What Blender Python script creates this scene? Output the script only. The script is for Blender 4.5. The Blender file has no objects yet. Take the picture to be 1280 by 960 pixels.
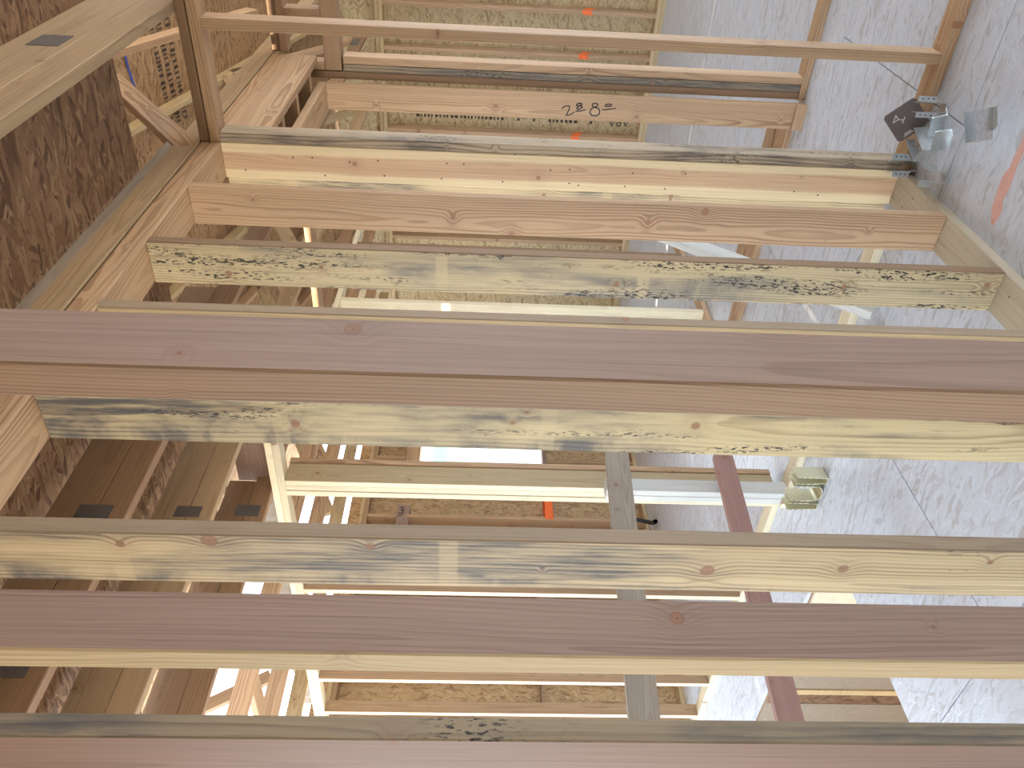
import bpy, bmesh, math, random
from mathutils import Vector, Matrix
random.seed(7)
S = bpy.context.scene
C = S.collection

# ------------------------------------------------------------------ camera
cam_d = bpy.data.cameras.new('camera')
cam_d.sensor_fit = 'HORIZONTAL'; cam_d.sensor_width = 36.0
cam_d.lens = 36.0 * 990.34 / 1280.0
cam_d.clip_start = 0.05; cam_d.clip_end = 300
cam = bpy.data.objects.new('camera', cam_d); C.objects.link(cam)
_f = Vector((-0.60571716, 0.79447322, -0.04380673))
_r = Vector((0.79412364, 0.60705732, 0.02913864))
_u = Vector((-0.04974307, 0.01713818, 0.998615))
m = Matrix.Identity(4)                       # the phone is held on its side: picture-right is world-down
for i in range(3):
    m[i][0] = -_u[i]; m[i][1] = _r[i]; m[i][2] = -_f[i]
m[2][3] = 1.6887
cam.matrix_world = m
S.camera = cam

# ------------------------------------------------------------------ world, sun, exposure
S.view_settings.view_transform = 'Standard'; S.view_settings.look = 'None'
S.view_settings.gamma = 1.0; S.view_settings.use_curve_mapping = False
S.view_settings.exposure = 0.98
W = bpy.data.worlds.new('world'); S.world = W; W.use_nodes = True
wn = W.node_tree.nodes; wl = W.node_tree.links
bg = wn['Background']
bg.inputs['Color'].default_value = (0.78, 0.89, 1.0, 1)
bg.inputs['Strength'].default_value = 3.0
sun_d = bpy.data.lights.new('sun', 'SUN'); sun_d.energy = 14.0; sun_d.angle = math.radians(0.6)
sun_d.color = (1.0, 0.86, 0.64)
sun = bpy.data.objects.new('sun', sun_d); C.objects.link(sun)
sun.rotation_euler = Vector((0.10, 0.62, -0.78)).to_track_quat('-Z', 'Y').to_euler()

# ------------------------------------------------------------------ materials
def mat_new(name):
    M = bpy.data.materials.new(name); M.use_nodes = True
    nt = M.node_tree; nt.nodes.clear()
    out = nt.nodes.new('ShaderNodeOutputMaterial'); b = nt.nodes.new('ShaderNodeBsdfPrincipled')
    nt.links.new(b.outputs[0], out.inputs[0])
    return M, nt, b

class G:
    """small helper for building node trees"""
    def __init__(s, nt): s.nt = nt
    def n(s, t, **k):
        x = s.nt.nodes.new(t)
        for a, v in k.items(): setattr(x, a, v)
        return x
    def put(s, sock, v):
        if isinstance(v, bpy.types.NodeSocket): s.nt.links.new(v, sock)
        elif v is not None: sock.default_value = v
    def m(s, op, a, b=None, c=None, clamp=False):
        x = s.n('ShaderNodeMath', operation=op, use_clamp=clamp)
        s.put(x.inputs[0], a); s.put(x.inputs[1], b); s.put(x.inputs[2], c)
        return x.outputs[0]
    def comb(s, a, b, c):
        x = s.n('ShaderNodeCombineXYZ')
        s.put(x.inputs[0], a); s.put(x.inputs[1], b); s.put(x.inputs[2], c)
        return x.outputs[0]
    def noise(s, v, scale=1.0, det=2.0, rough=0.5):
        x = s.n('ShaderNodeTexNoise')
        s.put(x.inputs['Vector'], v); x.inputs['Scale'].default_value = scale
        x.inputs['Detail'].default_value = det; x.inputs['Roughness'].default_value = rough
        return x.outputs['Fac']
    def step(s, v, lo, hi):
        x = s.n('ShaderNodeMapRange', interpolation_type='SMOOTHSTEP')
        s.put(x.inputs[0], v); s.put(x.inputs[1], lo); s.put(x.inputs[2], hi)
        x.inputs[3].default_value = 0; x.inputs[4].default_value = 1
        return x.outputs[0]
    def mix(s, f, a, b, bl='MIX'):
        x = s.n('ShaderNodeMix', data_type='RGBA', blend_type=bl, clamp_factor=True)
        s.put(x.inputs[0], f)
        s.put(x.inputs[6], a if isinstance(a, bpy.types.NodeSocket) else (*a, 1))
        s.put(x.inputs[7], b if isinstance(b, bpy.types.NodeSocket) else (*b, 1))
        return x.outputs[2]

def wood(name, light, dark, knot=(0.16, 0.07, 0.035), freq=150, contrast=0.8, stain=0.0, specks=0.0,
         edge=None, nails=0.0, stain_col=(0.095, 0.086, 0.082), rough=0.62, band=0.0, knots=1.0, var=0.12, lean=0.0):
    light = tuple(a * c for a, c in zip(light, (0.86, 0.88, 0.83))); dark = tuple(a * c for a, c in zip(dark, (0.76, 0.74, 0.68)))
    M, nt, b = mat_new(name); g = G(nt)
    tc = g.n('ShaderNodeTexCoord'); oi = g.n('ShaderNodeObjectInfo')
    sp = g.n('ShaderNodeSeparateXYZ'); nt.links.new(tc.outputs['Object'], sp.inputs[0])
    rnd = oi.outputs['Random']
    def hsh(k): return g.m('FRACT', g.m('MULTIPLY', rnd, k))
    X = g.m('ADD', sp.outputs[0], g.m('MULTIPLY', rnd, 71.3))
    y, z = sp.outputs[1], sp.outputs[2]
    seed = g.m('MULTIPLY', hsh(17.7), 40.0)
    # wandering pith
    w1 = g.noise(g.comb(g.m('MULTIPLY', X, 0.9), seed, 0.0), 1.0, 2.0)
    w2 = g.noise(g.comb(g.m('MULTIPLY', X, 0.8), seed, 9.0), 1.0, 2.0)
    py = g.m('ADD', g.m('MULTIPLY', g.m('SUBTRACT', hsh(91.7), 0.5), 0.09), g.m('MULTIPLY', g.m('SUBTRACT', w1, 0.5), 0.07))
    pz = g.m('ADD', g.m('MULTIPLY', g.m('ADD', hsh(53.1), 0.25), -0.06), g.m('MULTIPLY', g.m('SUBTRACT', w2, 0.5), 0.075))
    dy = g.m('SUBTRACT', y, py); dz = g.m('SUBTRACT', z, pz)
    # knots
    v = g.n('ShaderNodeTexVoronoi', voronoi_dimensions='2D')
    v.inputs['Scale'].default_value = 4.2
    nt.links.new(g.comb(X, g.m('ADD', g.m('ADD', y, g.m('MULTIPLY', z, 0.35)), seed), 0.0), v.inputs['Vector'])
    vs = g.n('ShaderNodeSeparateColor'); nt.links.new(v.outputs['Color'], vs.inputs[0])
    kd = g.m('DIVIDE', v.outputs['Distance'], 4.2)
    krad = g.m('MULTIPLY', g.m('MULTIPLY', g.m('POWER', vs.outputs[0], 1.6), 0.014), knots)
    kmask = g.m('SUBTRACT', 1.0, g.step(kd, g.m('MULTIPLY', krad, 0.75), g.m('MULTIPLY', krad, 1.15)))
    kin = g.m('SUBTRACT', 1.0, g.m('DIVIDE', kd, g.m('ADD', g.m('MULTIPLY', krad, 5.0), 0.004)), clamp=True)
    r = g.m('SQRT', g.m('ADD', g.m('MULTIPLY', dy, dy), g.m('MULTIPLY', dz, dz)))
    r = g.m('ADD', r, g.m('MULTIPLY', g.m('MULTIPLY', kin, kin), 0.022))
    wob = g.noise(g.comb(g.m('MULTIPLY', X, 5.0), g.m('MULTIPLY', y, 30.0), g.m('MULTIPLY', z, 30.0)), 1.0, 2.0)
    ph = g.m('ADD', g.m('MULTIPLY', r, freq), g.m('MULTIPLY', wob, 0.9))
    fr = g.m('FRACT', ph)
    late = g.m('MULTIPLY', g.step(fr, 0.30, 0.88), g.m('SUBTRACT', 1.0, g.step(fr, 0.93, 1.0)))
    ringvar = g.noise(g.comb(g.m('MULTIPLY', r, freq * 0.31), seed, g.m('MULTIPLY', X, 0.5)), 1.0, 1.0)
    late = g.m('MULTIPLY', late, g.m('MULTIPLY', g.step(ringvar, 0.25, 0.75), contrast))
    col = g.mix(late, light, dark)
    # fibre and broad tone
    fib = g.noise(g.comb(g.m('MULTIPLY', X, 4.0), g.m('MULTIPLY', y, 330.0), g.m('MULTIPLY', z, 330.0)), 1.0, 2.0)
    strk = g.noise(g.comb(g.m('MULTIPLY', X, 1.7), g.m('MULTIPLY', y, 150.0), g.m('MULTIPLY', z, 150.0)), 1.0, 3.0, 0.65)
    strk = g.step(strk, 0.56, 0.72)
    tone = g.noise(g.comb(g.m('MULTIPLY', X, 1.3), g.m('MULTIPLY', y, 9.0), seed), 1.0, 2.0)
    val = g.m('ADD', g.m('ADD', 1.0, g.m('MULTIPLY', g.m('SUBTRACT', fib, 0.5), 0.42)),
              g.m('ADD', g.m('MULTIPLY', g.m('SUBTRACT', tone, 0.5), 0.35), g.m('MULTIPLY', g.m('SUBTRACT', hsh(29.3), 0.5), 2 * var)))
    val = g.m('SUBTRACT', val, g.m('MULTIPLY', strk, 0.20))
    if edge:
        ay = g.m('ADD', g.m('ABSOLUTE', y), g.m('MULTIPLY', g.m('SUBTRACT', tone, 0.5), 0.03))
        col = g.mix(g.m('MULTIPLY', g.step(ay, 0.030, 0.042), 0.9), col, edge)
    if stain > 0:
        s1 = g.noise(g.comb(g.m('MULTIPLY', X, 1.5), g.m('MULTIPLY', y, 10.0), seed), 1.0, 3.0, 0.55)
        s2 = g.noise(g.comb(g.m('MULTIPLY', X, 7.0), g.m('ADD', g.m('MULTIPLY', y, 55.0), g.m('MULTIPLY', r, 60.0)), g.m('MULTIPLY', z, 40.0)), 1.0, 4.0, 0.65)
        sp1 = g.step(g.m('ADD', s1, g.m('MULTIPLY', sp.outputs[0], lean)), 0.64 - 0.28 * stain, 0.78 - 0.18 * stain)
        sm = g.m('MULTIPLY', sp1, g.m('ADD', 0.30, g.m('MULTIPLY', g.step(s2, 0.36, 0.66), 0.62)))
        sm = g.m('ADD', sm, g.m('MULTIPLY', g.m('MULTIPLY', late, g.step(s1, 0.34, 0.60)), 0.55), clamp=True)
        if band > 0:
            bf = g.m('ABSOLUTE', g.m('SUBTRACT', g.m('FRACT', g.m('DIVIDE', X, 0.63)), 0.5))
            bj = g.m('ADD', bf, g.m('MULTIPLY', g.m('SUBTRACT', s2, 0.5), 0.006))
            sm = g.m('MULTIPLY', sm, g.m('ADD', 1.0 - band, g.m('MULTIPLY', g.step(bj, 0.022, 0.036), band)))
        col = g.mix(sm, col, stain_col)
    if specks > 0:
        p1 = g.noise(g.comb(g.m('MULTIPLY', X, 60.0), g.m('MULTIPLY', y, 190.0), g.m('MULTIPLY', z, 190.0)), 1.0, 3.0, 0.6)
        p2 = g.noise(g.comb(g.m('MULTIPLY', X, 2.6), g.m('MULTIPLY', y, 24.0), g.m('ADD', seed, 3.0)), 1.0, 2.0)
        pm = g.m('MULTIPLY', g.step(p1, 0.53, 0.58), g.step(p2, 0.64 - 0.17 * specks, 0.76 - 0.14 * specks))
        col = g.mix(pm, col, (0.012, 0.011, 0.012))
    col = g.mix(g.m('MULTIPLY', kin, 0.18), col, knot)
    kring = g.m('FRACT', g.m('ADD', g.m('MULTIPLY', kd, 330.0), g.m('MULTIPLY', wob, 1.2)))
    kcol = g.mix(kring, tuple(c * 1.25 for c in knot), tuple(c * 2.3 for c in knot))
    krim = g.m('MULTIPLY', g.step(kd, g.m('MULTIPLY', krad, 0.7), krad), kmask)
    kcol = g.mix(g.m('MULTIPLY', krim, 0.9), kcol, tuple(c * 0.45 for c in knot))
    kcol = g.mix(g.step(kd, 0.0, 0.0018), tuple(c * 0.35 for c in knot), kcol)
    col = g.mix(g.m('MULTIPLY', kmask, 0.78), col, kcol)
    if nails > 0:
        v2 = g.n('ShaderNodeTexVoronoi', voronoi_dimensions='2D'); v2.inputs['Scale'].default_value = 17.0
        nt.links.new(g.comb(X, g.m('ADD', y, seed), 0.0), v2.inputs['Vector'])
        c2 = g.n('ShaderNodeSeparateColor'); nt.links.new(v2.outputs['Color'], c2.inputs[0])
        nm = g.m('MULTIPLY', g.m('LESS_THAN', v2.outputs['Distance'], 0.055), g.m('LESS_THAN', c2.outputs[1], nails))
        col = g.mix(nm, col, (0.015, 0.012, 0.01))
    vv = g.n('ShaderNodeVectorMath', operation='SCALE'); nt.links.new(col, vv.inputs[0]); nt.links.new(val, vv.inputs['Scale'])
    nt.links.new(vv.outputs[0], b.inputs['Base Color'])
    b.inputs['Roughness'].default_value = rough
    bp = g.n('ShaderNodeBump'); bp.inputs['Strength'].default_value = 0.12; bp.inputs['Distance'].default_value = 0.0012
    nt.links.new(g.m('ADD', fib, g.m('MULTIPLY', late, 0.6)), bp.inputs['Height']); nt.links.new(bp.outputs[0], b.inputs['Normal'])
    return M

def osb(name, pale, mid, dark, plane='XY', scale=1.0, gap=0.5, rough=0.6, sky_sheen=0.0, sky_sheen_col=(0.6, 0.6, 0.6), crossing=0.0):
    M, nt, b = mat_new(name); g = G(nt)
    tc = g.n('ShaderNodeTexCoord'); oi = g.n('ShaderNodeObjectInfo')
    sp = g.n('ShaderNodeSeparateXYZ'); nt.links.new(tc.outputs['Object'], sp.inputs[0])
    a, c = {'XY': (0, 1), 'XZ': (0, 2), 'YZ': (1, 2), 'YX': (1, 0), 'ZX': (2, 0), 'ZY': (2, 1)}[plane]
    U = g.m('ADD', sp.outputs[a], g.m('MULTIPLY', oi.outputs['Random'], 53.0)); V = sp.outputs[c]
    n0 = g.noise(g.comb(U, V, 0.0), 7.0, 2.0)
    cols = []
    for k, ang in enumerate((0.12, 0.75, -0.6)):
        ca, sa = math.cos(ang), math.sin(ang)
        u = g.m('ADD', g.m('MULTIPLY', U, ca), g.m('MULTIPLY', V, sa))
        w = g.m('SUBTRACT', g.m('MULTIPLY', V, ca), g.m('MULTIPLY', U, sa))
        vo = g.n('ShaderNodeTexVoronoi', voronoi_dimensions='2D'); vo.inputs['Scale'].default_value = 1.0 / scale
        wv = g.m('ADD', g.m('MULTIPLY', w, 62.0), g.m('MULTIPLY', n0, 5.0))
        nt.links.new(g.comb(g.m('ADD', g.m('MULTIPLY', u, 11.0), k * 7.3), wv, 0.0), vo.inputs['Vector'])
        sc = g.n('ShaderNodeSeparateColor'); nt.links.new(vo.outputs['Color'], sc.inputs[0])
        cr = g.n('ShaderNodeValToRGB'); nt.links.new(sc.outputs[0], cr.inputs[0])
        e = cr.color_ramp.elements
        e[0].position = 0.0; e[0].color = (*dark, 1); e[1].position = 1.0; e[1].color = (*pale, 1)
        q = e.new(0.28); q.color = (*mid, 1); q = e.new(0.7); q.color = (*[(x + y2) / 2 for x, y2 in zip(mid, pale)], 1)
        fib = g.noise(g.comb(g.m('MULTIPLY', u, 14.0), g.m('MULTIPLY', w, 420.0), k * 3.0), 1.0, 2.0)
        cc = g.mix(g.m('MULTIPLY', g.step(fib, 0.35, 0.75), 0.35), cr.outputs[0], mid)
        cols.append(cc)
    m1 = g.step(g.noise(g.comb(g.m('MULTIPLY', U, 9.0), g.m('MULTIPLY', V, 22.0), 1.0), 1.0, 1.0), 0.49 + crossing, 0.53 + crossing)
    m2 = g.step(g.noise(g.comb(g.m('MULTIPLY', U, 12.0), g.m('MULTIPLY', V, 18.0), 5.0), 1.0, 1.0), 0.54 + crossing, 0.58 + crossing)
    col = g.mix(m1, cols[0], cols[1]); col = g.mix(m2, col, cols[2])
    gp = g.noise(g.comb(g.m('MULTIPLY', U, 28.0), g.m('MULTIPLY', V, 95.0), 8.0), 1.0, 3.0, 0.6)
    col = g.mix(g.m('MULTIPLY', g.step(gp, 0.60, 0.68), gap), col, tuple(x * 0.35 for x in dark))
    if sky_sheen > 0:  # blotches of sky sheen mixed into the board colour
        ws = g.noise(g.comb(g.m('MULTIPLY', U, 2.0), g.m('MULTIPLY', V, 2.0), 2.0), 1.0, 4.0, 0.6)
        col = g.mix(g.m('MULTIPLY', g.step(ws, 0.35, 0.7), sky_sheen), col, sky_sheen_col)
    nt.links.new(col, b.inputs['Base Color']); b.inputs['Roughness'].default_value = rough
    bp = g.n('ShaderNodeBump'); bp.inputs['Strength'].default_value = 0.25; bp.inputs['Distance'].default_value = 0.002
    nt.links.new(g.m('ADD', gp, m1), bp.inputs['Height']); nt.links.new(bp.outputs[0], b.inputs['Normal'])
    return M

def plain(name, col, rough=0.5, metal=0.0, spangle=0.0):
    M, nt, b = mat_new(name); g = G(nt)
    b.inputs['Roughness'].default_value = rough; b.inputs['Metallic'].default_value = metal
    tc = g.n('ShaderNodeTexCoord')
    nz = g.noise(tc.outputs['Object'], 35.0 if not spangle else 120.0, 3.0)
    c = g.mix(nz, tuple(x * (0.8 - spangle * 0.2) for x in col), tuple(min(1, x * (1.15 + spangle * 0.2)) for x in col))
    nt.links.new(c, b.inputs['Base Color'])
    return M

FIR = wood('fir_tan', (0.52, 0.338, 0.208), (0.31, 0.165, 0.09), freq=115, contrast=0.9)
FIRP = wood('fir_rosy', (0.35, 0.232, 0.19), (0.245, 0.145, 0.115), freq=120, contrast=0.65)
FIRB = wood('fir_brown', (0.32, 0.195, 0.115), (0.205, 0.11, 0.065), freq=170, contrast=0.6)
PINE = wood('pine_pale', (0.60, 0.45, 0.27), (0.43, 0.28, 0.15), freq=140, contrast=0.6)
TRUSS = wood('truss_pine', (0.46, 0.325, 0.203), (0.28, 0.18, 0.095), freq=140, contrast=0.5)
TWOT = wood('fir_two_tone', (0.56, 0.36, 0.225), (0.39, 0.22, 0.125), freq=150, contrast=0.6, edge=(0.62, 0.50, 0.30), nails=0.22)
STAIN = wood('pine_blue_stained', (0.66, 0.53, 0.32), (0.42, 0.30, 0.16), freq=85, contrast=1.0, stain=0.98, specks=0.35, band=0.4, knots=1.3, lean=0.12)
STAIN2 = wood('pine_lightly_stained', (0.68, 0.53, 0.33), (0.45, 0.32, 0.18), freq=95, contrast=1.0, stain=0.80, specks=0.15, band=0.5, knots=1.3, lean=0.12)
MOLD = wood('pine_mouldy', (0.66, 0.53, 0.335), (0.38, 0.265, 0.145), freq=105, contrast=1.0, stain=0.78, specks=1.15, band=0.7, stain_col=(0.16, 0.15, 0.145))
GREY = wood('weathered_grey', (0.42, 0.35, 0.30), (0.28, 0.22, 0.18), freq=160, contrast=0.6, var=0.08)
PINK = wood('rosy_rail', (0.44, 0.245, 0.22), (0.31, 0.155, 0.14), freq=170, contrast=0.6)
WHITE = wood('skylit_white', (0.66, 0.65, 0.66), (0.52, 0.50, 0.50), freq=160, contrast=0.5, var=0.05)  # white post's sky light is put into this wood colour; brace shares it
GREYED = wood('mouldy_edge', (0.36, 0.28, 0.19), (0.20, 0.145, 0.095), freq=110, contrast=0.9, stain=0.75, specks=0.5, knots=1.6)
WANE = wood('waney_fir', (0.50, 0.385, 0.27), (0.31, 0.20, 0.12), freq=140, contrast=0.8, stain=0.5, specks=0.5, stain_col=(0.10, 0.075, 0.06))
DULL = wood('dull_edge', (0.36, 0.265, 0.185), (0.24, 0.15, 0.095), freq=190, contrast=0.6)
EDGEB = wood('edge_shade_brown', (0.30, 0.19, 0.125), (0.20, 0.115, 0.07), freq=260, contrast=0.9)  # shaded side of the nearest stud, shade put into the colour
FIRD = wood('fir_dark_rosy', (0.27, 0.165, 0.125), (0.19, 0.105, 0.075), freq=110, contrast=0.6)
MIDP = wood('pine_mid', (0.50, 0.385, 0.24), (0.38, 0.26, 0.15), freq=200, contrast=0.6)
PLATE = wood('plate_pale', (0.56, 0.47, 0.36), (0.42, 0.33, 0.24), freq=150, contrast=0.5, nails=0.15)
QPINE = wood('pine_lit_tone', (0.80, 0.70, 0.53), (0.68, 0.52, 0.36), freq=140, contrast=0.5)  # pine brightened in colour to stand for strong daylight on it
BARK = wood('bark', (0.20, 0.12, 0.065), (0.09, 0.05, 0.03), freq=200, contrast=0.9, specks=0.8)
OSB_F = osb('osb_floor', (0.63, 0.69, 0.78), (0.545, 0.585, 0.65), (0.41, 0.41, 0.43), 'XY', gap=0.42, sky_sheen=0.35, sky_sheen_col=(0.60, 0.66, 0.75), rough=0.34, crossing=0.06)  # blue tint puts the sky's sheen into the weathered board's colour
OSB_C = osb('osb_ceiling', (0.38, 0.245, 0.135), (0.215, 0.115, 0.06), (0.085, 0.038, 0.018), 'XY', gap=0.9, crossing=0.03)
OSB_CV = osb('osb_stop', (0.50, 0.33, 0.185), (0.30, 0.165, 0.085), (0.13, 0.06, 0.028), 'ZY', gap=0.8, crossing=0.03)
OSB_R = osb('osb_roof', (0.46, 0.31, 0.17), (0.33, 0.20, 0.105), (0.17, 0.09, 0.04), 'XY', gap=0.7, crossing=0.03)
OSB_W = osb('osb_wall', (0.62, 0.51, 0.31), (0.48, 0.37, 0.20), (0.28, 0.19, 0.09), 'XZ', gap=0.6)
OSB_L = osb('osb_wall_side', (0.56, 0.40, 0.22), (0.43, 0.28, 0.14), (0.24, 0.14, 0.065), 'ZY', gap=0.5)
GALV = plain('galvanised', (0.62, 0.66, 0.68), 0.35, 0.85, 0.6)
ZINC = plain('yellow_zinc', (0.72, 0.70, 0.52), 0.40, 0.55, 0.4)
NAILP = plain('nail_plate_grey', (0.14, 0.13, 0.125), 0.5, 0.35, 0.9)
DARKP = plain('dark_plate', (0.12, 0.095, 0.09), 0.5, 0.2)
INK = plain('ink', (0.015, 0.014, 0.02), 0.6)
STAMP = plain('stamp_ink', (0.05, 0.035, 0.03), 0.7)
ORANGE = plain('orange_paint', (0.95, 0.16, 0.03), 0.6)
RED = plain('faded_red_paint', (0.72, 0.42, 0.36), 0.7)
BLUE = plain('blue_chalk', (0.07, 0.10, 0.42), 0.6)
PALE = plain('pale_print', (0.55, 0.52, 0.50), 0.6)
CREAM = plain('cream_plywood', (0.72, 0.66, 0.50), 0.6)
TAUPE = plain('taupe_board', (0.30, 0.25, 0.19), 0.7)
DIRT = plain('dirt', (0.40, 0.34, 0.27), 0.9)
DARKOSB = osb('osb_dark', (0.24, 0.15, 0.09), (0.16, 0.09, 0.05), (0.07, 0.04, 0.02), 'ZX')
STUCCO = plain('blue_grey_siding', (0.50, 0.62, 0.76), 0.8)
TEAL = plain('teal_wrap', (0.20, 0.66, 0.66), 0.7)
CYAN = plain('cyan_wrap', (0.45, 0.80, 0.84), 0.7)
PALEW = plain('pale_wrap', (0.62, 0.80, 0.84), 0.7)

# ------------------------------------------------------------------ building helpers
_cache = {}
def board_mesh(L, w, t, bev=0.0025):
    k = (round(L, 4), round(w, 4), round(t, 4), bev)
    if k in _cache: return _cache[k]
    bm = bmesh.new(); bmesh.ops.create_cube(bm, size=1.0)
    for v in bm.verts: v.co = Vector((v.co.x * L, v.co.y * w, v.co.z * t))
    if bev: bmesh.ops.bevel(bm, geom=list(bm.edges), offset=min(bev, t * 0.3), segments=1, affect='EDGES')
    me = bpy.data.meshes.new('board'); bm.to_mesh(me); bm.free(); _cache[k] = me
    return me
def link(o, parent=None):
    C.objects.link(o)
    if parent is not None:
        o.parent = parent; o.matrix_parent_inverse = parent.matrix_basis.inverted()
    return o
def with_mat(me, mat):
    k = (me.name, mat.name)
    if k in _cache: return _cache[k]
    if me.materials and me.materials[0] != mat: me = me.copy(); me.materials.clear()
    if not me.materials: me.materials.append(mat)
    _cache[k] = me
    return me
def board(name, mn, mx, mat, parent=None, label=None, bev=0.0025, grain=None):
    """axis-aligned board between two corners; local X runs along the grain"""
    mn, mx = Vector(mn), Vector(mx)
    for i in range(3):
        if mn[i] > mx[i]: mn[i], mx[i] = mx[i], mn[i]
    d = mx - mn
    ax = sorted(range(3), key=lambda i: -d[i])
    if grain is not None: ax.remove(grain); ax.insert(0, grain)
    me = with_mat(board_mesh(d[ax[0]], d[ax[1]], d[ax[2]], bev), mat)
    o = bpy.data.objects.new(name, me)
    M = Matrix.Identity(4)
    for c, a in enumerate(ax):
        for i in range(3): M[i][c] = 1.0 if i == a else 0.0
    if M.to_3x3().determinant() < 0:
        for i in range(3): M[i][2] = -M[i][2]
    M.translation = (mn + mx) / 2
    o.matrix_basis = M
    if label: o['label'] = label
    return link(o, parent)
def slat(name, p, q, w, t, up, mat, parent=None, label=None):
    """board of width w, thickness t running from p to q; its width lies nearest to the direction up"""
    p, q = Vector(p), Vector(q); x = (q - p); L = x.length; x.normalize()
    y = (Vector(up) - x * x.dot(Vector(up))).normalized(); z = x.cross(y)
    o = bpy.data.objects.new(name, with_mat(board_mesh(L, w, t), mat))
    M = Matrix.Identity(4)
    for i in range(3): M[i][0], M[i][1], M[i][2] = x[i], y[i], z[i]
    M.translation = (p + q) / 2; o.matrix_basis = M
    if label: o['label'] = label
    return link(o, parent)
def face_mat(o, direction, mat):
    """give the side of a board that looks along a world direction a wood of its own (sawn edge, wane, painted-in light and shade)"""
    me = o.data.copy(); o.data = me; me.materials.append(mat)
    d = o.matrix_basis.to_3x3().inverted() @ Vector(direction)
    for p in me.polygons:
        if p.normal.dot(d) > 0.6: p.material_index = 1
    return o
def box(name, mn, mx, mat, parent=None, label=None):
    """world-aligned box (panels): local axes stay parallel to the world's"""
    mn, mx = Vector(mn), Vector(mx); d = mx - mn
    o = bpy.data.objects.new(name, with_mat(board_mesh(abs(d.x), abs(d.y), abs(d.z), 0.0), mat))
    o.location = (mn + mx) / 2
    if label: o['label'] = label
    return link(o, parent)
def mesh_obj(name, bm, mat, parent=None, label=None, M=None):
    me = bpy.data.meshes.new(name); bm.to_mesh(me); bm.free(); me.materials.append(mat)
    o = bpy.data.objects.new(name, me)
    if M is not None: o.matrix_basis = M
    if label: o['label'] = label
    return link(o, parent)
def thing(name, label, cat, loc=(0, 0, 0), group=None):
    o = bpy.data.objects.new(name, None); o.location = loc; o.empty_display_size = 0.1
    C.objects.link(o); o['label'] = label; o['category'] = cat
    if group: o['group'] = group
    return o
def struct(name, loc=(0, 0, 0)):
    o = bpy.data.objects.new(name, None); o.location = loc; C.objects.link(o); o['kind'] = 'structure'
    return o
def stroke(name, pts, width, mat, parent, plane, depth=0.0006, label=None, ext=0.35):
    """flat pen strokes: pts are lists of 3-D points on a face whose outward normal is plane"""
    bm = bmesh.new(); n = Vector(plane)
    for pl in pts:
        pl = [Vector(p) for p in pl]
        for a, b2 in zip(pl, pl[1:]):
            d = (b2 - a); 
            if d.length < 1e-6: continue
            d.normalize(); s = n.cross(d) * width / 2; e = d * width * ext
            vs = [bm.verts.new(v + n * depth) for v in (a - e - s, b2 + e - s, b2 + e + s, a - e + s)]
            bm.faces.new(vs)
    o = mesh_obj(name, bm, mat, parent, label); o['kind'] = 'stuff'
    return o
def text(name, body, size, origin, xdir, ydir, mat, parent):
    cu = bpy.data.curves.new(name, 'FONT'); cu.body = body; cu.size = size; cu.resolution_u = 2
    to = bpy.data.objects.new('tmp', cu); C.objects.link(to)
    me = bpy.data.meshes.new_from_object(to.evaluated_get(bpy.context.evaluated_depsgraph_get()))
    bpy.data.objects.remove(to)
    me.materials.clear(); me.materials.append(mat)
    o = bpy.data.objects.new(name, me)
    x, y = Vector(xdir), Vector(ydir); z = x.cross(y)
    M = Matrix.Identity(4)
    for i in range(3): M[i][0], M[i][1], M[i][2] = x[i], y[i], z[i]
    M.translation = Vector(origin); o.matrix_basis = M
    return link(o, parent)
def minus(rect, hole):
    """rect and hole: (x0, y0, x1, y1); rect without the hole as a list of rects"""
    x0, y0, x1, y1 = rect; a, b2, c, d = hole
    if a >= x1 or c <= x0 or b2 >= y1 or d <= y0: return [rect]
    out = []
    if b2 > y0: out.append((x0, y0, x1, b2))
    if d < y1: out.append((x0, d, x1, y1))
    ya, yb = max(y0, b2), min(y1, d)
    if a > x0: out.append((x0, ya, a, yb))
    if c < x1: out.append((c, ya, x1, yb))
    return out

T = 0.0381; W4 = 0.0889; W6 = 0.1397
Z0 = T; Z1 = 2.695; Z2 = Z1 + T; Z3 = 2.771      # stud foot, stud top, top of double plate

# ------------------------------------------------------------------ ground, floor
gr = struct('ground'); gr.location = (0, 0, -3.3)
box('soil', (-40, -40, -3.5), (40, 45, -3.3), DIRT, gr)
HOLE = (-5.25, -1.7, -2.79, 2.5)
fl = struct('floor')
X0, X1, Y0, Y1 = -9.0, 4.2, -2.6, 8.5
for i, rc in enumerate(minus((X0, Y0, X1, Y1), HOLE)):
    box('floor_base', (rc[0], rc[1], -0.30), (rc[2], rc[3], -0.0205), FIRB, fl)
rows = [-2.6, -2.17, -0.95, 0.27, 1.49, 2.73, 3.95, 5.17, 6.39, 7.61, 8.5]
g2 = 0.0022
for i, (ya, yb) in enumerate(zip(rows, rows[1:])):
    off = -2.11 if i % 2 == 0 else -0.89
    k = -4
    while True:
        xa = off + 2.44 * k; k += 1
        if xa > X1: break
        a, c = max(xa, X0), min(xa + 2.44, X1)
        if c - a < 0.05: continue
        for rc in minus((a + g2, ya + g2, c - g2, yb - g2), HOLE):
            box('osb_panel', (rc[0], rc[1], -0.02), (rc[2], rc[3], 0.0), OSB_F, fl)
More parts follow.
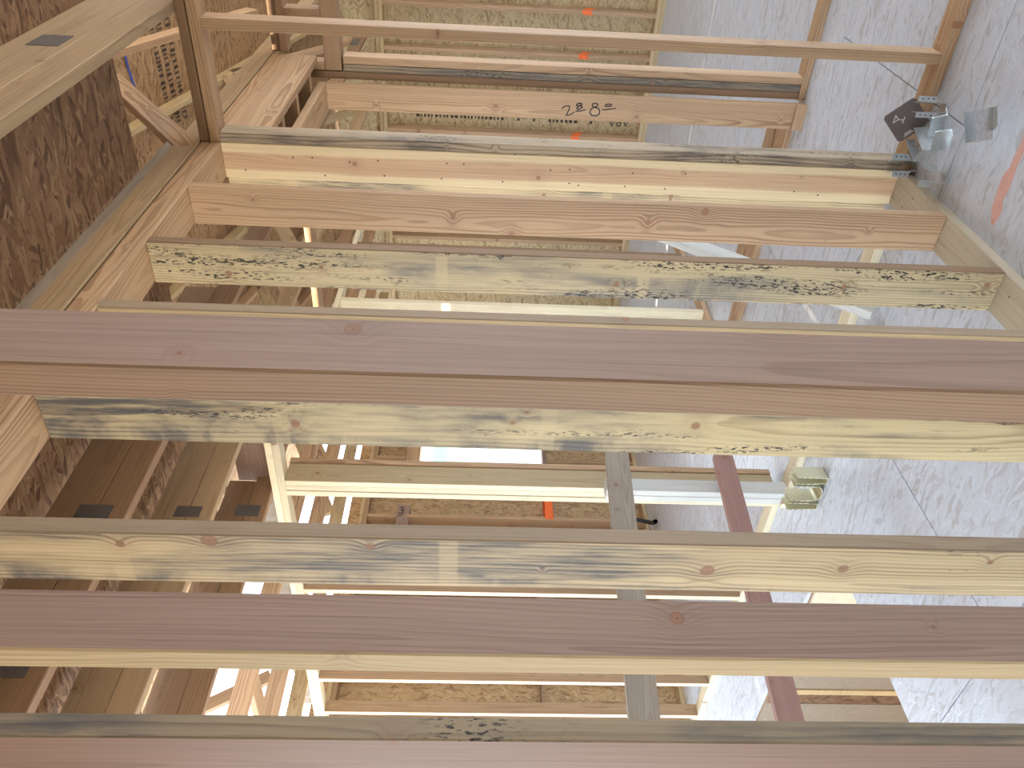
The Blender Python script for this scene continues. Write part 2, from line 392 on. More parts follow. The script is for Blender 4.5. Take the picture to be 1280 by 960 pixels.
# red-orange spray mark on the floor by the plate
bm = bmesh.new()
for (x, y, a, b2) in ((-0.86, 2.40, 0.10, 0.022), (-0.97, 2.40, 0.09, 0.03), (-1.05, 2.385, 0.05, 0.025), (-0.74, 2.41, 0.09, 0.016)):
    vs = []
    for k in range(14):
        t = 2 * math.pi * k / 14; rr = random.uniform(0.75, 1.1)
        vs.append(bm.verts.new((x + a * rr * math.cos(t), y + b2 * rr * math.sin(t), 0.0008 + x * 0.0001)))
    bm.faces.new(vs)
mesh_obj('paint_mark', bm, RED, fl, 'faded red spray paint streak on the floor')

# ------------------------------------------------------------------ stairwell below the floor opening
sw = struct('wall_stairwell')
yb = 2.5
for xa, xc, mt, nm in ((-3.45, -2.79, CREAM, 'plywood_panel'), (-3.995, -3.45, TAUPE, 'board'), (-4.045, -3.995, PINE, 'stud'), (-4.145, -4.045, DARKOSB, 'osb_strip'), (-5.25, -4.145, TAUPE, 'board')):
    box(nm, (xa + 0.002, yb - 0.02 - (0.006 if nm == 'stud' else 0), -2.9), (xc - 0.002, yb - 0.001, -0.03), mt, sw)
box('side_panel', (-5.30, -1.7, -2.9), (-5.26, 2.5, -0.31), DARKOSB, sw)
box('side_panel', (-2.78, -1.7, -2.9), (-2.74, 2.5, -0.31), CREAM, sw)
box('side_panel', (-5.25, -1.75, -2.9), (-2.79, -1.71, -0.31), DARKOSB, sw)
box('landing', (-5.25, -1.7, -2.9), (-2.79, 2.48, -2.86), OSB_R, sw)

# ------------------------------------------------------------------ ceiling deck over the near rooms, roof deck beyond
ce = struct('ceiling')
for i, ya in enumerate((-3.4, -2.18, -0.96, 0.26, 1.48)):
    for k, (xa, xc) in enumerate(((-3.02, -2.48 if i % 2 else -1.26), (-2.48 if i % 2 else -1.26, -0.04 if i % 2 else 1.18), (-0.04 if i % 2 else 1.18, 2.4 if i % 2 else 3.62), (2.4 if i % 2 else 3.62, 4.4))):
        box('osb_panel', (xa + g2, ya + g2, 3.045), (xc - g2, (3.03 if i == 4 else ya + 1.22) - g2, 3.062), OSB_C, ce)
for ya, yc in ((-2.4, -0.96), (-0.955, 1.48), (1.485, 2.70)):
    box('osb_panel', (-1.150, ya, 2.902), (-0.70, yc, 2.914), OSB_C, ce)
# sloping roof sheathing above the far rooms
rf = struct('ceiling_roof')
SL = math.atan(0.233)
def roofz(y): return 3.86 - 0.233 * (y - 5.27)
for i in range(5):
    ya = 2.9 + 1.22 * i; yc = ya + 1.2205
    for k in range(-2, 4):
        xa = -3.06 + (k - (0.5 if i % 2 else 0)) * 2.44; xc = xa + 2.4405
        xa = max(xa, -6.4); xc = min(xc, 4.4)
        if xc - xa < 0.1: continue
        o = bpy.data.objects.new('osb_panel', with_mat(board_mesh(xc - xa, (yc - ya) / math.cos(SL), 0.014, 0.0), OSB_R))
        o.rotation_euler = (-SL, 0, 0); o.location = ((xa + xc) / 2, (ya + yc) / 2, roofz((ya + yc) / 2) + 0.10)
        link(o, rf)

# high flat sheathing, added to shade the floor opening from sun; sides open
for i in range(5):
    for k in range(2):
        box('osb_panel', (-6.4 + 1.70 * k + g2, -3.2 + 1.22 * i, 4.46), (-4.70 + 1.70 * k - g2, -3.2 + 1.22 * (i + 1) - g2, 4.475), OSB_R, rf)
# unseen outer walls, added to shape the daylight; their openings are sized for it
def holed_wall(nm, axis, pos, lo, hi, zt, holes):
    w = struct(nm)
    cuts = sorted(set([lo, hi] + [h for a in holes for h in a[:2]]))
    for a, c in zip(cuts, cuts[1:]):
        zs = [-0.3]; hit = [h for h in holes if h[0] <= a + 1e-6 and h[1] >= c - 1e-6]
        segs = [(-0.3, hit[0][2]), (hit[0][3], zt)] if hit else [(-0.3, zt)]
        for z0, z1 in segs:
            if z1 - z0 < 0.02: continue
            if axis == 'x': box('osb_panel', (pos, a, z0), (pos + .012, c - .003, z1), OSB_L, w)
            else: box('osb_panel', (a, pos, z0), (c - .003, pos + .012, z1), OSB_W, w)
    return w
for k in range(6):  # unseen gable closure, added to stop sun coming in over the deck
    box('osb_panel', (-3.06 + 1.22 * k, 2.86, 3.064), (-3.06 + 1.22 * k + 1.217, 2.874, 4.46), OSB_R, rf)
holed_wall('wall_front_unseen', 'y', -2.62, -6.4, 4.2, 3.04, [(-6.3, -2.6, -0.3, 3.03), (-2.6, -0.9, -0.3, 2.1), (2.0, 3.6, 0.0, 1.0)])
holed_wall('wall_right_unseen', 'x', 4.2, -2.6, 8.3, 3.04, [(-0.6, 2.6, 0.6, 2.1), (3.1, 8.2, 0.0, 2.9)])
# ------------------------------------------------------------------ wall A: the long stud wall
A0, A1x = -1.154, -1.154 - W6
wa = thing('stud_wall', 'long stud wall running away to the far corner, some studs stained black with mould', 'wall frame', (-1.22, 1.8, 0))
ys = [2.980, 2.570, 2.163, 1.795, 1.432, 1.019, 0.624]
mats = [TWOT, FIR, MOLD, PINE, STAIN, STAIN2, FIRD]
labs = ['two-tone stud with nail holes at the corner', 'pinkish knotty stud', 'yellow stud speckled with black mould', None,
        'stud with broad blue-grey stain', 'pale stud stained grey near its top', 'pinkish stud with a mouldy grey front edge']
for y, mt, lb in zip(ys, mats, labs):
    o = board('stud', (A1x, y, Z0), (A0, y + T, Z1), mt, wa, lb)
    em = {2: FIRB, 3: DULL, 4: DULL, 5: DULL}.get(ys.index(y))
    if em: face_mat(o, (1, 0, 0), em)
    if y == ys[6]: face_mat(o, (1, 0, 0), GREYED)
bm = bmesh.new(); prev = None
random.seed(21)
for k in range(26):
    z = 0.05 + 0.72 * k / 25; w = (0.024 * (1 - k / 25) ** 0.7 + 0.002) * random.uniform(.7, 1.15); pr = 0.0008 + 0.0025 * random.random()
    cur = [bm.verts.new(p) for p in ((A0 + pr, ys[4] + .012, z), (A0 + pr, ys[4] - pr, z), (A0 - w * .5, ys[4] - pr * 1.4, z), (A0 - w, ys[4] - .0004, z))]
    if prev:
        for a, b2 in zip(range(3), range(1, 4)): bm.faces.new((prev[a], cur[a], cur[b2], prev[b2]))
    prev = cur
mesh_obj('bark_wane', bm, BARK, wa, 'strip of dark flaky bark left on a stud edge')
board('stud', (A1x, 0.22, Z0), (A0, 0.22 + T, Z1), FIR, wa)
board('stud', (-1.345, 3.00, Z0), (-1.296, 3.06, Z1), STAIN2, wa, 'narrow backing stud behind the corner')
board('bottom_plate', (A1x, -1.8, 0), (A0, 3.06, T), PLATE, wa)
board('top_plate', (A1x, -1.8, Z1), (A0, 4.20, Z2 - .0015), FIR, wa, bev=.004)
board('top_plate', (A1x, -1.8, Z2 + .0005), (A0 - .003, 4.20, Z3 - .0015), FIR, wa, bev=.004)
# door head and jamb beyond the corner
board('header', (A0 - T, 3.075, 2.545), (A0, 4.20, Z1 - .001), FIR, wa)
board('header', (-1.41, 3.075, 2.545), (-1.41 + T, 4.20, Z1 - .001), FIRB, wa)
for yy in (3.36, 3.66, 3.98): board('block', (-1.41 + T, yy, 2.545), (A0 - T, yy + T, Z1 - .001), FIR, wa)
board('header_plate', (-1.415, 3.075, 2.505), (-1.272, 4.165, 2.544), FIR, wa)
jb = board('jamb_stud', (-1.412, 4.166, Z0 + 0.02), (-1.280, 4.200, 2.545), FIR, wa, 'jamb stud with handwritten door size in black marker')
board('jamb_block', (-1.412, 4.150, 0), (-1.280, 4.2, Z0 + .019), FIR, wa)
yf = 4.1655
ST = [[(-1.353, 1.288), (-1.341, 1.272), (-1.337, 1.254), (-1.343, 1.248), (-1.361, 1.252), (-1.388, 1.263), (-1.385, 1.244), (-1.37, 1.222)],
 [(-1.336, 1.2), (-1.335, 1.213), (-1.328, 1.212), (-1.322, 1.2), (-1.325, 1.186), (-1.332, 1.188), (-1.336, 1.2), (-1.345, 1.21), (-1.353, 1.209), (-1.353, 1.196), (-1.343, 1.182), (-1.336, 1.187), (-1.336, 1.2)],
 [(-1.365, 1.214), (-1.363, 1.191), (-1.354, 1.164)],
 [(-1.34, 1.12), (-1.333, 1.131), (-1.321, 1.128), (-1.318, 1.113), (-1.324, 1.102), (-1.336, 1.109), (-1.34, 1.12), (-1.351, 1.136), (-1.368, 1.14), (-1.382, 1.129), (-1.384, 1.105), (-1.374, 1.089), (-1.354, 1.089), (-1.342, 1.102), (-1.34, 1.12)],
 [(-1.33, 1.064), (-1.322, 1.057), (-1.319, 1.038), (-1.324, 1.029), (-1.331, 1.036), (-1.333, 1.052), (-1.33, 1.064)],
 [(-1.352, 1.075), (-1.347, 1.042), (-1.341, 1.007)]]
stroke('marker_writing', [[(x, yf, z) for x, z in s] for s in ST], 0.0058, INK, wa, (0, -1, 0), label='black handwritten 2-8 8-0')

# ------------------------------------------------------------------ wall E: the two studs nearest the camera
we = thing('stud_wall', 'nearest stud wall with two flat-turned pinkish studs crossing the whole view', 'wall frame', (-0.6, 0.62, 0))
ye = 0.571
face_mat(board('stud', (-0.466, ye, Z0), (-0.428, ye + W4, Z1), FIRP, we, 'nearest rosy stud'), (0, -1, 0), EDGEB)  # darker camera-side face: its shade is put into the wood colour
face_mat(board('stud', (-0.894, ye, Z0), (-0.856, ye + W4, Z1), FIRP, we, 'rosy stud with an edge coloured as if lit'), (0, -1, 0), MIDP)  # lighter camera-side face: the light on it is put into the colour
board('bottom_plate', (-1.115, ye, 0), (0.75, ye + W4, T), FIR, we)
board('top_plate', (-1.115, ye, Z1), (0.75, ye + W4, Z2), FIR, we)
board('top_plate', (-1.115, ye, Z2 + .0005), (0.75, ye + W4, Z3), FIR, we)
board('stud', (0.39, ye, Z0), (0.428, ye + W4, Z1), FIR, we)

# ------------------------------------------------------------------ wall F: branches off at the end of A
wf = thing('stud_wall', 'short stud wall branching right at the end of the long stud wall', 'wall frame', (-0.5, 3.02, 0))
yF = 2.982; F1 = yF + W4
board('stud', (A0 + .001, yF, Z0), (-1.117, F1, Z1), WANE, wf, 'corner stud with dark mouldy wane')
board('stud', (-0.750, yF, Z0), (-0.712, F1, Z1), FIR, wf)
board('stud', (-0.344, yF, Z0), (-0.306, F1, Z1), FIR, wf)
board('bottom_plate', (A0 + .001, yF, 0), (0.9, F1, T), FIR, wf)
board('top_plate', (A0 + .001, yF, Z1), (0.9, F1, Z2), FIR, wf)
board('top_plate', (A0 + .001, yF, Z2 + .004), (0.9, F1, Z3), FIRB, wf)

# ------------------------------------------------------------------ wall J: next parallel wall with a doorway
wj = thing('stud_wall', 'second parallel wall with a doorway header and a triple jamb stud pack', 'wall frame', (-0.6, 4.26, 0))
yJ = 4.222; J1 = yJ + W4
for x0, mt, dy in ((-1.195, FIR, 0.0), (-1.2345, GREYED, 0.004), (-1.273, FIRB, 0.008)):
    board('stud', (x0, yJ + dy, Z0), (x0 + 0.0375, J1, Z1 if mt is FIRB else 2.42), mt, wj)
board('bottom_plate', (-1.275, yJ, 0), (0.9, J1, T), FIR, wj)
board('bottom_plate', (-2.95, yJ + .05, 0), (-1.42, yJ + .05 + W6, T), FIR, wj)
board('header', (-1.23, yJ, 2.43), (0.9, J1, 2.515), FIRB, wj)
for x0 in (-1.23, -0.98, -0.72, -.30): board('cripple', (x0, yJ, 2.516), (x0 + T, J1, Z1), FIR, wj)
board('top_plate', (-1.15, yJ, Z1), (0.9, J1, Z2), FIR, wj)
board('top_plate', (-1.15, yJ, Z2 + .003), (0.9, J1, Z3), FIRB, wj)
board('stud', (-1.74, 4.25, T), (-1.70, 4.25 + W6, Z1), FIR, wj)
board('top_plate', (-2.95, yJ + .05, Z1), (-1.42, yJ + .05 + W6, Z2), FIR, wj)

# ------------------------------------------------------------------ wall Q: behind the stair opening
wq = thing('stud_wall', 'stud wall behind the floor opening with a triple stud post coloured as if daylit at its end', 'wall frame', (-4.2, 3.1, 0))
yQ = 3.05; Q1 = yQ + W4
for k in range(3):  # daylight on the edges is put into the pine; side face stays brown
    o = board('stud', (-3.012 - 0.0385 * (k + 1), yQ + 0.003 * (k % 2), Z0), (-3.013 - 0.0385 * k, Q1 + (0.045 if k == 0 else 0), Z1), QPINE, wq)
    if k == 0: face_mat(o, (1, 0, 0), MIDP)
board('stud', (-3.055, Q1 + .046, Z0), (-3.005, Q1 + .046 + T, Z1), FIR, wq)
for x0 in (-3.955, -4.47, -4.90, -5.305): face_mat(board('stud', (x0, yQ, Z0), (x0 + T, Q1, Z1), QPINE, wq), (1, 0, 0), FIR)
board('bottom_plate', (-5.42, yQ, 0), (-3.047, Q1, T), QPINE, wq)
board('bottom_plate', (-3.046, yQ - .09, 0), (-1.36, yQ, T), QPINE, wq)
board('top_plate', (-5.6, yQ, Z1), (-2.70, Q1, Z2), QPINE, wq)
board('top_plate', (-5.6, yQ, Z2 + .001), (-2.70, Q1, Z3), QPINE, wq)

# ------------------------------------------------------------------ wall S: in the room beyond
ws = thing('stud_wall', 'stud wall standing deep in the room beyond the long stud wall', 'wall frame', (-3.08, 5.4, 0))
for y0, mt in ((4.93, QPINE), (5.34, FIR), (5.80, FIRB)):  # first stud's brighter pine paints in the light on its face
    board('stud', (-3.13, y0, Z0), (-3.13 + W4, y0 + T, Z1), mt, ws)
board('bottom_plate', (-3.13, 4.60, 0), (-3.13 + W4, 7.2, T), FIR, ws)
board('top_plate', (-3.13, 4.60, Z1), (-3.13 + W4, 7.2, Z2), QPINE, ws)
board('stud', (-3.13, 7.1, Z0), (-3.13 + W4, 7.1 + T, Z1), FIR, ws)

# ------------------------------------------------------------------ outer walls: back (K) and left (R)
wk = struct('wall_back')
yK = 8.3
for k in range(12):
    x0 = -1.755 + 0.4064 * 4 - 0.4064 * k
    st = board('stud', (x0, yK - W6, Z0 + T), (x0 + T, yK - 0.001, Z1), FIR, wk)
    z = 0.69 + random.uniform(-.03, .03)
    if k in (4, 5, 6, 7):
        bm = bmesh.new()
        vs = [bm.verts.new(p) for p in ((x0 + .001, yK - W6 - .0012, z), (x0 + T - .001, yK - W6 - .0012, z + .02), (x0 + T - .002, yK - W6 - .0012, z + .11), (x0 + .001, yK - W6 - .0012, z + .09))]
        bm.faces.new(vs)
        vs = [bm.verts.new(p) for p in ((x0 + T + .0012, yK - W6 + .002, z + .02), (x0 + T + .0012, yK - .02, z - .03), (x0 + T + .0012, yK - .02, z + .05), (x0 + T + .0012, yK - W6 + .002, z + .11))]
        bm.faces.new(vs)
        mesh_obj('paint_mark', bm, ORANGE, wk, 'orange spray paint mark across a stud')
for a, b2 in ((0, T), (T + .001, 2 * T)): board('bottom_plate', (-5.4, yK - W6, a), (0.6, yK - .001, b2), PINE, wk)
for a, b2 in ((Z1, Z2), (Z2 + .003, Z3)): board('top_plate', (-5.4, yK - W6, a), (0.6, yK - .001, b2), PINE, wk)
for k in range(6):
    x0 = -5.40 + 1.22 * k
    box('osb_panel', (x0 + .002 - (.36 if k == 0 else 0), yK, -0.25), (min(x0 + 1.218, 0.7), yK + 0.012, 3.22), OSB_W, wk)
# factory print on the sheathing between two studs (reads upward)
text('factory_print', 'APA', 0.125, (-2.775, yK - 0.0015, 0.16), (0, 0, 1), (-1, 0, 0), STAMP, wk)
ln = []
random.seed(3)
for row in (0, 1):
    z = 0.56
    while z < 2.4:
        d = random.uniform(0.012, 0.035); ln.append([(-2.755 - row * 0.075, yK, z), (-2.755 - row * 0.075, yK, z + d)]); z += d + random.uniform(0.012, 0.03)
        if random.random() < .12: z += .12
stroke('factory_print', ln, 0.03, STAMP, wk, (0, -1, 0), 0.0015, 'smudged lines of factory print', 0.0)

wr = struct('wall_left')
xR = -5.75
for k in range(13):
    y0 = 3.2 + 0.4064 * k
    z0b, z1b = Z0, Z1
    if 5.92 < y0 < 7.2 : z1b = 0.95
    board('stud', (xR + .001, y0, z0b), (xR + W6, y0 + T, z1b), FIR, wr)
    if 5.92 < y0 < 7.2: board('cripple', (xR + .001, y0, 2.40), (xR + W6, y0 + T, Z1), FIR, wr)
board('sill', (xR + .001, 5.87, 0.951), (xR + W6, 7.25, 0.951 + T), FIRP, wr, 'reddish window sill board')
board('header', (xR + .001, 5.87, 2.26), (xR + W6, 7.25, 2.399), FIR, wr)
board('bottom_plate', (xR + .001, 3.15, 0), (xR + W6, 8.15, T), PINE, wr)
board('top_plate', (xR + .001, 3.15, Z1), (xR + W6, 8.15, Z2), FIR, wr)
board('top_plate', (xR + .001, 3.15, Z2 + .002), (xR + W6, 8.15, Z3), PINE, wr)
for y0, y1 in ((3.24, 3.60), (3.65, 4.01), (4.06, 4.41), (4.46, 4.82)):
    bk = board('block', (xR + .001, y0, 1.02 + random.uniform(-.1, .1)), (xR + W6 - .01, y1, 1.12), FIRP, wr)
bx = board('orange_block', (xR + .001, 5.24, 0.92), (xR + W6 + .01, 5.60, 1.0), ORANGE, wr, 'orange sprayed block')
for (ya, yc, za, zc) in ((3.12, 4.33, -.25, 2.9), (4.335, 5.55, -.25, 2.9), (5.555, 5.87, -.25, 2.9), (5.875, 7.25, -.25, 0.99), (5.875, 7.25, 2.26, 2.9), (7.255, 8.3, -.25, 2.9)):
    box('osb_panel', (xR - 0.012, ya, za), (xR, yc, zc), OSB_L, wr)
board('block', (xR + .001, 5.10, 2.30), (xR + W6, 5.385, 2.42), FIRP, wr)
text('marker_writing', '3', 0.13, (xR + W6 + 0.0015, 5.27, 2.41), (0, 0, -1), (0, 1, 0), INK, wr)

# ------------------------------------------------------------------ roof trusses
TX = [(-0.66, TRUSS, 'pale truss above the near room, dark nail plate on its chord'),
      (-1.154, TRUSS, 'truss sitting on top of the long stud wall, with a diagonal web'),
      (-1.88, FIRB, 'brown truss beside the long stud wall, first beyond it'),
      (-2.48, TRUSS, 'tan truss second beyond the long stud wall'),
      (-3.09, FIRB, 'brown truss at the edge of the ceiling boards'),
      (-3.70, FIR, 'first truss with open sky above, over the floor opening'),
      (-4.30, FIR, 'middle truss with open sky above, over the floor opening'),
      (-4.90, PINE, 'last truss with open sky above, over the floor opening')]
for i, (x, mt, lb) in enumerate(TX):
    t = thing('roof_truss', lb, 'truss', (x, 2.5, Z3), 'roof trusses two feet apart')
    xb = x - T
    on_wall = (i == 1)
    top1 = Z3 + (0.088 if on_wall else 0.100)
    board('bottom_chord', (xb, -2.4, Z3 + .0008), (x, 8.15, top1), mt, t)
    if on_wall:
        board('chord_ply', (xb - .004, -2.4, top1 + .001), (x - .005, 3.0, 2.900), GREY, t, 'grey ply on top of the chord')
        slat('web', (x - .019, 2.93, 2.80), (x - .019, 3.75, 3.40), W4, T, (0, -0.6, 1), FIR, t)
        slat('web', (x - .06, 4.1, 3.70), (x - .06, 5.3, 3.14), W4, T, (0, 0.4, 1), FIR, t)
    elif i < 5:
        board('upper_chord', (xb, -2.4, top1 + .0015), (x, 3.12, 3.012 if i else 3.044), mt, t)
    if i < 5:
        slat('top_chord', (x - T / 2, 3.0, roofz(3.0) + .035), (x - T / 2, 8.5, roofz(8.5) + .035), W4, T, (0, 0.2, 1), PINE, t)
    else:
        slat('top_chord', (x - T / 2, -2.4, 4.40), (x - T / 2, 2.9, 4.40), W4, T, (0, 0, 1), FIR, t)
        slat('top_chord', (x - T / 2, 3.0, roofz(3.0) + .035), (x - T / 2, 8.5, roofz(8.5) + .035), W4, T, (0, 0.2, 1), FIR, t)
    if i >= 2:
        for (p, q) in (((4.6, Z3 + .11), (6.2, roofz(6.2))), ((6.3, roofz(6.2)), (7.4, Z3 + .11))):
            slat('web', (x - T / 2, p[0], p[1]), (x - T / 2, q[0], q[1]), W4, T, (0, -0.6, 1), PINE if i % 2 else FIR, t)
    if i >= 4:
        for (p, q) in (((3.1, 3.03), (2.3, 4.34)), ((1.0, 4.34), (1.8, 3.03)), ((-0.3, 3.03), (.6, 4.34))):
            slat('web', (x - T / 2, p[0], p[1]), (x - T / 2, q[0], q[1]), W4, T, (0, 0.6, 1), FIR, t)
    if i == 4: board('blocking', (-3.12, 3.15, 2.792), (-2.53, 3.15 + T, 2.975), FIRP, t, 'short rosy blocking board between two trusses')
    # toothed nail plates
    yp = {0: (2.37, 2.48, 2.895, 2.985), 1: None, 2: (1.715, 1.775, 2.82, 2.925), 3: (2.285, 2.345, 2.82, 2.925), 4: (2.86, 2.94, 2.80, 2.925)}.get(i)
    if yp: box('nail_plate', (x, yp[0], yp[2]), (x + .0015, yp[1], yp[3]), NAILP, t, 'grey toothed steel nail plate')
    if i in (2, 3): box('nail_plate', (x, 1.17 + .5 * (i - 2), 2.82), (x + .0015, 1.24 + .5 * (i - 2), 2.925), NAILP, t)
    if i == 2: box('nail_plate', (x, 7.2, 2.80), (x + .0015, 7.4, 2.87), NAILP, t)
# blue chalk line and stamp on the roof boards are part of the roof
def on_roof(x, y): return Vector((x, y, roofz(y) + 0.10 - 0.0095))
stroke('chalk_line', [[on_roof(-1.30, 5.245), on_roof(-1.57, 5.244), on_roof(-1.72, 5.265)]], 0.022, BLUE, rf, (0, -0.227, -0.974), 0.002, 'blue chalk line')
random.seed(11)
ln = []
for row in range(3):
    xx = -2.05
    while xx < -1.35:
        d = random.uniform(.008, .022); ln.append([on_roof(xx, 5.56 + row * .09), on_roof(xx + d, 5.56 + row * .09)]); xx += d + random.uniform(.012, .03)
stroke('factory_print', ln, 0.05, STAMP, rf, (0, -0.227, -0.974), 0.002, None, 0.0)
# cross purlins and a high deck strip over the stair side
pu = thing('roof_purlins', 'tan cross boards tying the open trusses over the floor opening', 'purlins', (-4.2, 2.0, 3.0))
for y0, z0 in ((0.6, 3.013), (1.25, 3.013), (2.75, 3.013)):
    board('purlin', (-5.6, y0, z0), (-3.04, y0 + W6, z0 + T), FIR, pu)
# corrugated vent strip above wall Q
bm = bmesh.new()
n = 46
prev = None
for k in range(n + 1):
    x = -3.2 - 2.3 * k / n; yy = 3.25 + (0.012 if k % 2 else 0.0)
    cur = (bm.verts.new((x, yy, 2.775)), bm.verts.new((x, yy, 2.93)))
    if prev: bm.faces.new((prev[0], cur[0], cur[1], prev[1]))
    prev = cur
o = mesh_obj('corrugated_vent_strip', bm, GREY, None)
md = o.modifiers.new('thick', 'SOLIDIFY'); md.thickness = 0.003
o['label'] = 'grey corrugated strip on top of the wall behind the floor opening'; o['category'] = 'vent strip'

# ------------------------------------------------------------------ guard rail round the floor opening
gd = thing('guard_rail', 'temporary timber guard rail of two boards and a white post by the floor opening', 'railing', (-2.75, 2.4, 0))
slat('rail', (-2.74, 3.02, 0.960), (-2.74, -1.6, 1.20), 0.118, T, (0, 0, 1), GREY, gd, 'weathered grey top rail')
slat('rail', (-2.74, 3.02, 0.406), (-2.74, -1.6, 0.66), 0.100, T, (0, 0, 1), PINK, gd, 'rosy middle rail')
board('post', (-2.94, 2.925, 0.0), (-2.902, 2.925 + W4, 1.0), WHITE, gd, 'post coloured sky-lit white')
board('post', (-2.979, 2.925, 0.0), (-2.941, 2.925 + W4, 1.0), WHITE, gd)
board('post_block', (-2.901, 2.93, 0.90), (-2.76, 2.96, 0.99), WHITE, gd)
board('post', (-2.80, -1.55, 0.0), (-2.76, -1.46, 1.25), WHITE, gd)

stroke('pen_line', [[(-3.19, 2.83, 0), (-3.05, 2.72, 0), (-2.98, 2.665, 0), (-2.90, 2.64, 0)]], 0.008, BLUE, fl, (0, 0, 1), 0.0006, 'blue pen line on the floor')
cu = bpy.data.curves.new('cable', 'CURVE'); cu.dimensions = '3D'; cu.bevel_depth = 0.02; cu.bevel_resolution = 3
sp_ = cu.splines.new('NURBS'); pts_ = [(-5.52, 5.20, 0.26), (-5.50, 5.16, 0.16), (-5.47, 5.10, 0.05), (-5.42, 5.04, 0.021), (-5.33, 4.98, 0.021)]
sp_.points.add(len(pts_) - 1)
for p_, c_ in zip(sp_.points, pts_): p_.co = (*c_, 1)
sp_.use_endpoint_u = True; sp_.order_u = 3
cu.materials.append(INK)
o = bpy.data.objects.new('cable', cu); C.objects.link(o)
o['label'] = 'short thick black cable end curling at the foot of the far left wall'; o['category'] = 'cable'
# ------------------------------------------------------------------ leaning brace
o = slat('diagonal_brace', (-1.70, 2.80, 0.03), (-1.755, 4.235, 1.62), W4, T, (0, -1, 1), WHITE)
o['label'] = 'pale board leaning diagonally in the room beyond the long stud wall'; o['category'] = 'brace'
for x0, y0, L, w, mt, lb in ((-1.50, 4.44, 0.9, W6, FIR, 'short knotty plank lying on the floor beyond the doorway'),
                             (-1.78, 2.70, 0.5, 0.10, GREY, 'grey offcut lying on the floor by the foot of the leaning brace')):
    o = board('plank', (x0 - L, y0, 0.001), (x0, y0 + w, T), mt); o['label'] = lb; o['category'] = 'plank'

# ------------------------------------------------------------------ metal hardware
def plate_bm(quads, th=0.0022):
    bm = bmesh.new(); vm = {}
    def V(p):
        k = tuple(round(c, 5) for c in p)
        if k not in vm: vm[k] = bm.verts.new(p)
        return vm[k]
    for q in quads: bm.faces.new([V(p) for p in q])
    bmesh.ops.recalc_face_normals(bm, faces=bm.faces)
    bmesh.ops.solidify(bm, geom=list(bm.faces), thickness=th)
    return bm
def hanger(label, loc, rot, w=0.04, h=0.10, d=0.05, fl_w=0.03, mat=GALV, round_seat=False, group='loose joist hangers'):
    """U-shaped joist hanger: seat, two sides, two outward nailing flanges"""
    prof = []
    if round_seat:
        for k in range(7):
            a = math.pi + math.pi * k / 6; prof.append((w / 2 * math.cos(a), 0.3 * w * (1 + math.sin(a))))
        prof = [(-w / 2, h)] + prof + [(w / 2, h)]
    else: prof = [(-w / 2, h), (-w / 2, 0), (w / 2, 0), (w / 2, h)]
    q = [((a[0], 0, a[1]), (b2[0], 0, b2[1]), (b2[0], d, b2[1]), (a[0], d, a[1])) for a, b2 in zip(prof, prof[1:])]
    q.append(((-w / 2, 0, 0.25 * h), (-w / 2, 0, h), (-w / 2 - fl_w, 0, h), (-w / 2 - fl_w, 0, 0.4 * h)))
    q.append(((w / 2, 0, 0.25 * h), (w / 2, 0, h), (w / 2 + fl_w, 0, h), (w / 2 + fl_w, 0, 0.4 * h)))
    o = mesh_obj('joist_hanger', plate_bm(q), mat)
    o.location = loc; o.rotation_euler = [math.radians(a) for a in rot]
    o['label'] = label; o['category'] = 'joist hanger'; o['group'] = group
    holes = bmesh.new()
    for sx in (-1, 1):
        for k in range(3):
            c = Vector((sx * (w / 2 + fl_w * 0.55), -0.0026, h * (0.5 + 0.18 * k)))
            vs = [holes.verts.new(c + Vector((0.003 * math.cos(t), 0, 0.003 * math.sin(t)))) for t in [2 * math.pi * j / 8 for j in range(8)]]
            holes.faces.new(vs)
    hm = bpy.data.meshes.new('nail_holes'); holes.to_mesh(hm); holes.free(); hm.materials.append(INK)
    ho = bpy.data.objects.new('nail_holes', hm); C.objects.link(ho); ho.parent = o; ho['kind'] = 'stuff'
    return o
hanger('hanger lying on its back in the middle of the pile, mouth towards the wall corner', (-1.035, 2.835, 0.038), (84, 0, 150), 0.065, 0.105, 0.04)
hanger('hanger standing in the pile right beside the long wall', (-1.115, 2.935, 0.003), (0, 0, 35), 0.04, 0.10, 0.05, 0.025)
hanger('hanger on the near edge of the pile, tilted on one flange', (-0.955, 2.755, 0.045), (70, 0, 60), 0.062, 0.11, 0.05)
hanger('small hanger at the near side of the pile, next to the long wall', (-1.085, 2.745, 0.008), (6, -8, 200), 0.04, 0.075, 0.05, 0.022)
hanger('bright hanger standing upright in front of the dark square plate', (-0.875, 2.890, 0.003), (0, 0, 20), 0.035, 0.11, 0.035, 0.02)
hanger('single hanger lying apart on the open floor, away from the pile', (-0.86, 2.52, 0.045), (78, 0, 115), 0.06, 0.10, 0.055, 0.03)
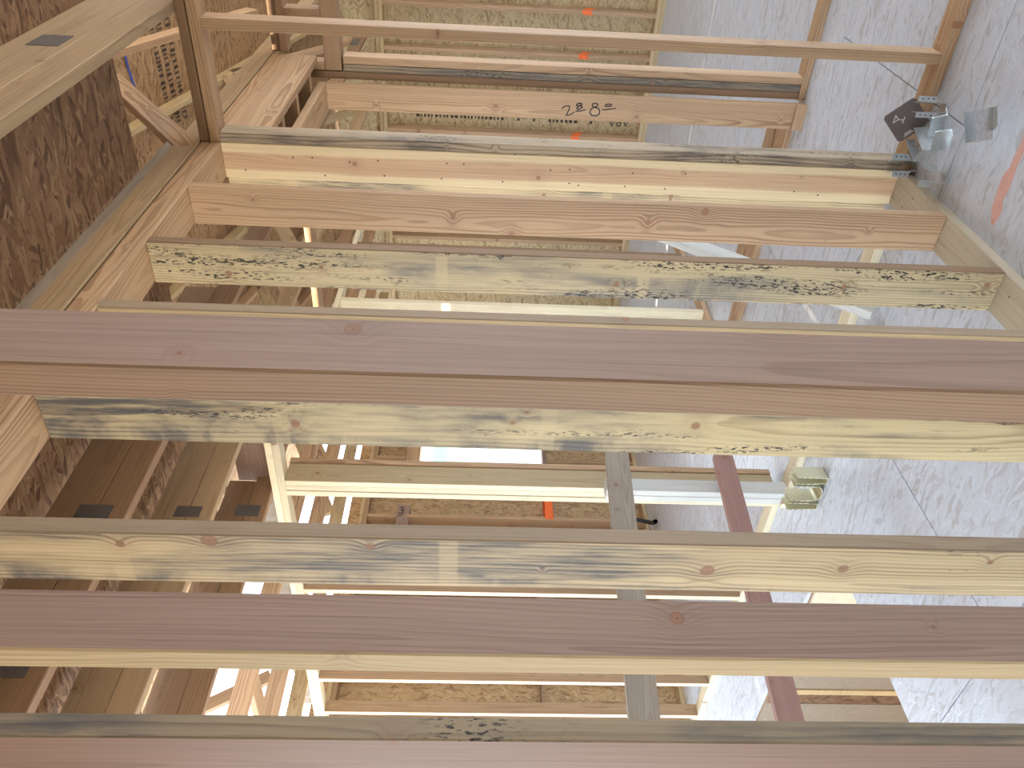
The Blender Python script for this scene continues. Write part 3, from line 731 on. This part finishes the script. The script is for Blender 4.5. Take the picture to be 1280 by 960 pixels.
# dark square plate leaning on the pile
bm = bmesh.new(); bmesh.ops.create_cube(bm, size=1.0)
for v in bm.verts: v.co = Vector((v.co.x * 0.125, v.co.y * 0.125, v.co.z * 0.004))
bmesh.ops.bevel(bm, geom=[e for e in bm.edges if abs((e.verts[0].co - e.verts[1].co).z) > 0.002], offset=0.010, segments=1, affect='EDGES')
Mx = Matrix.Translation((-0.950, 2.966, 0.093)) @ Matrix.Rotation(math.radians(80), 4, 'X') @ Matrix.Rotation(math.radians(45), 4, 'Z')
dp = mesh_obj('connector_plate', bm, DARKP, None, None, Mx)
dp['label'] = 'dark brown square plate with pale printing, leaning on the bottom plate by the pile'; dp['category'] = 'plate'
stroke('printed_mark', [[Mx @ Vector(p) for p in s] for s in (
    [(0.022, 0.042, 0), (0.042, 0.022, 0), (0.022, 0.022, 0), (0.022, 0.042, 0)], [(0.022, 0.022, 0), (0.008, 0.008, 0)], [(0.0, 0.016, 0), (0.016, 0.0, 0)],
    [(-0.05, 0.0, 0), (-0.05, 0.035, 0)], [(-0.043, 0.005, 0), (-0.043, 0.03, 0)])], 0.004, PALE, dp, Mx.to_3x3() @ Vector((0, 0, 1)), 0.0026)
# column of hangers standing under the white post
for dx, w, lb in ((0.075, 0.034, 'narrow zinc hanger nearest the long wall, one of three by the white post'),
                  (0.0, 0.085, 'widest zinc hanger with a round seat, middle of three by the white post'),
                  (-0.075, 0.034, 'narrow zinc hanger farthest from the long wall, one of three by the white post')):
    hanger(lb, (-2.675 + dx * 1.15, 2.70, 0.003), (0, 0, 4), w, 0.15, 0.085, 0.006, ZINC, w > .05, 'zinc hangers by the white post')

# ------------------------------------------------------------------ neighbour seen through the far window
nb = struct('wall_neighbour')
box('siding', (-12.6, 5, -3.3), (-12.0, 30, 1.95), STUCCO, nb)
box('wrap_band', (-12.0, 11.0, 0.6), (-11.97, 30, 1.1), PALEW, nb)
box('wrap_band', (-12.0, 9.0, 1.951), (-11.95, 30, 2.3), CYAN, nb)
box('wrap_band', (-12.0, 9.0, 2.305), (-11.95, 30, 2.62), TEAL, nb)
# grade stamp on the stud at the left edge
ln = []
random.seed(5)
for row, (za, zb) in enumerate(((0.72, 0.63), (0.69, 0.61), (0.71, 0.60))):
    z = za
    while z > zb:
        d = random.uniform(.008, .02); ln.append([(A0 - 0.012 - row * 0.018, ys[6], z), (A0 - 0.012 - row * 0.018, ys[6], z - d)]); z -= d + .006
stroke('grade_stamp', ln, 0.007, STAMP, wa, (0, -1, 0), 0.0008, 'smudged grade stamp', 0.0)
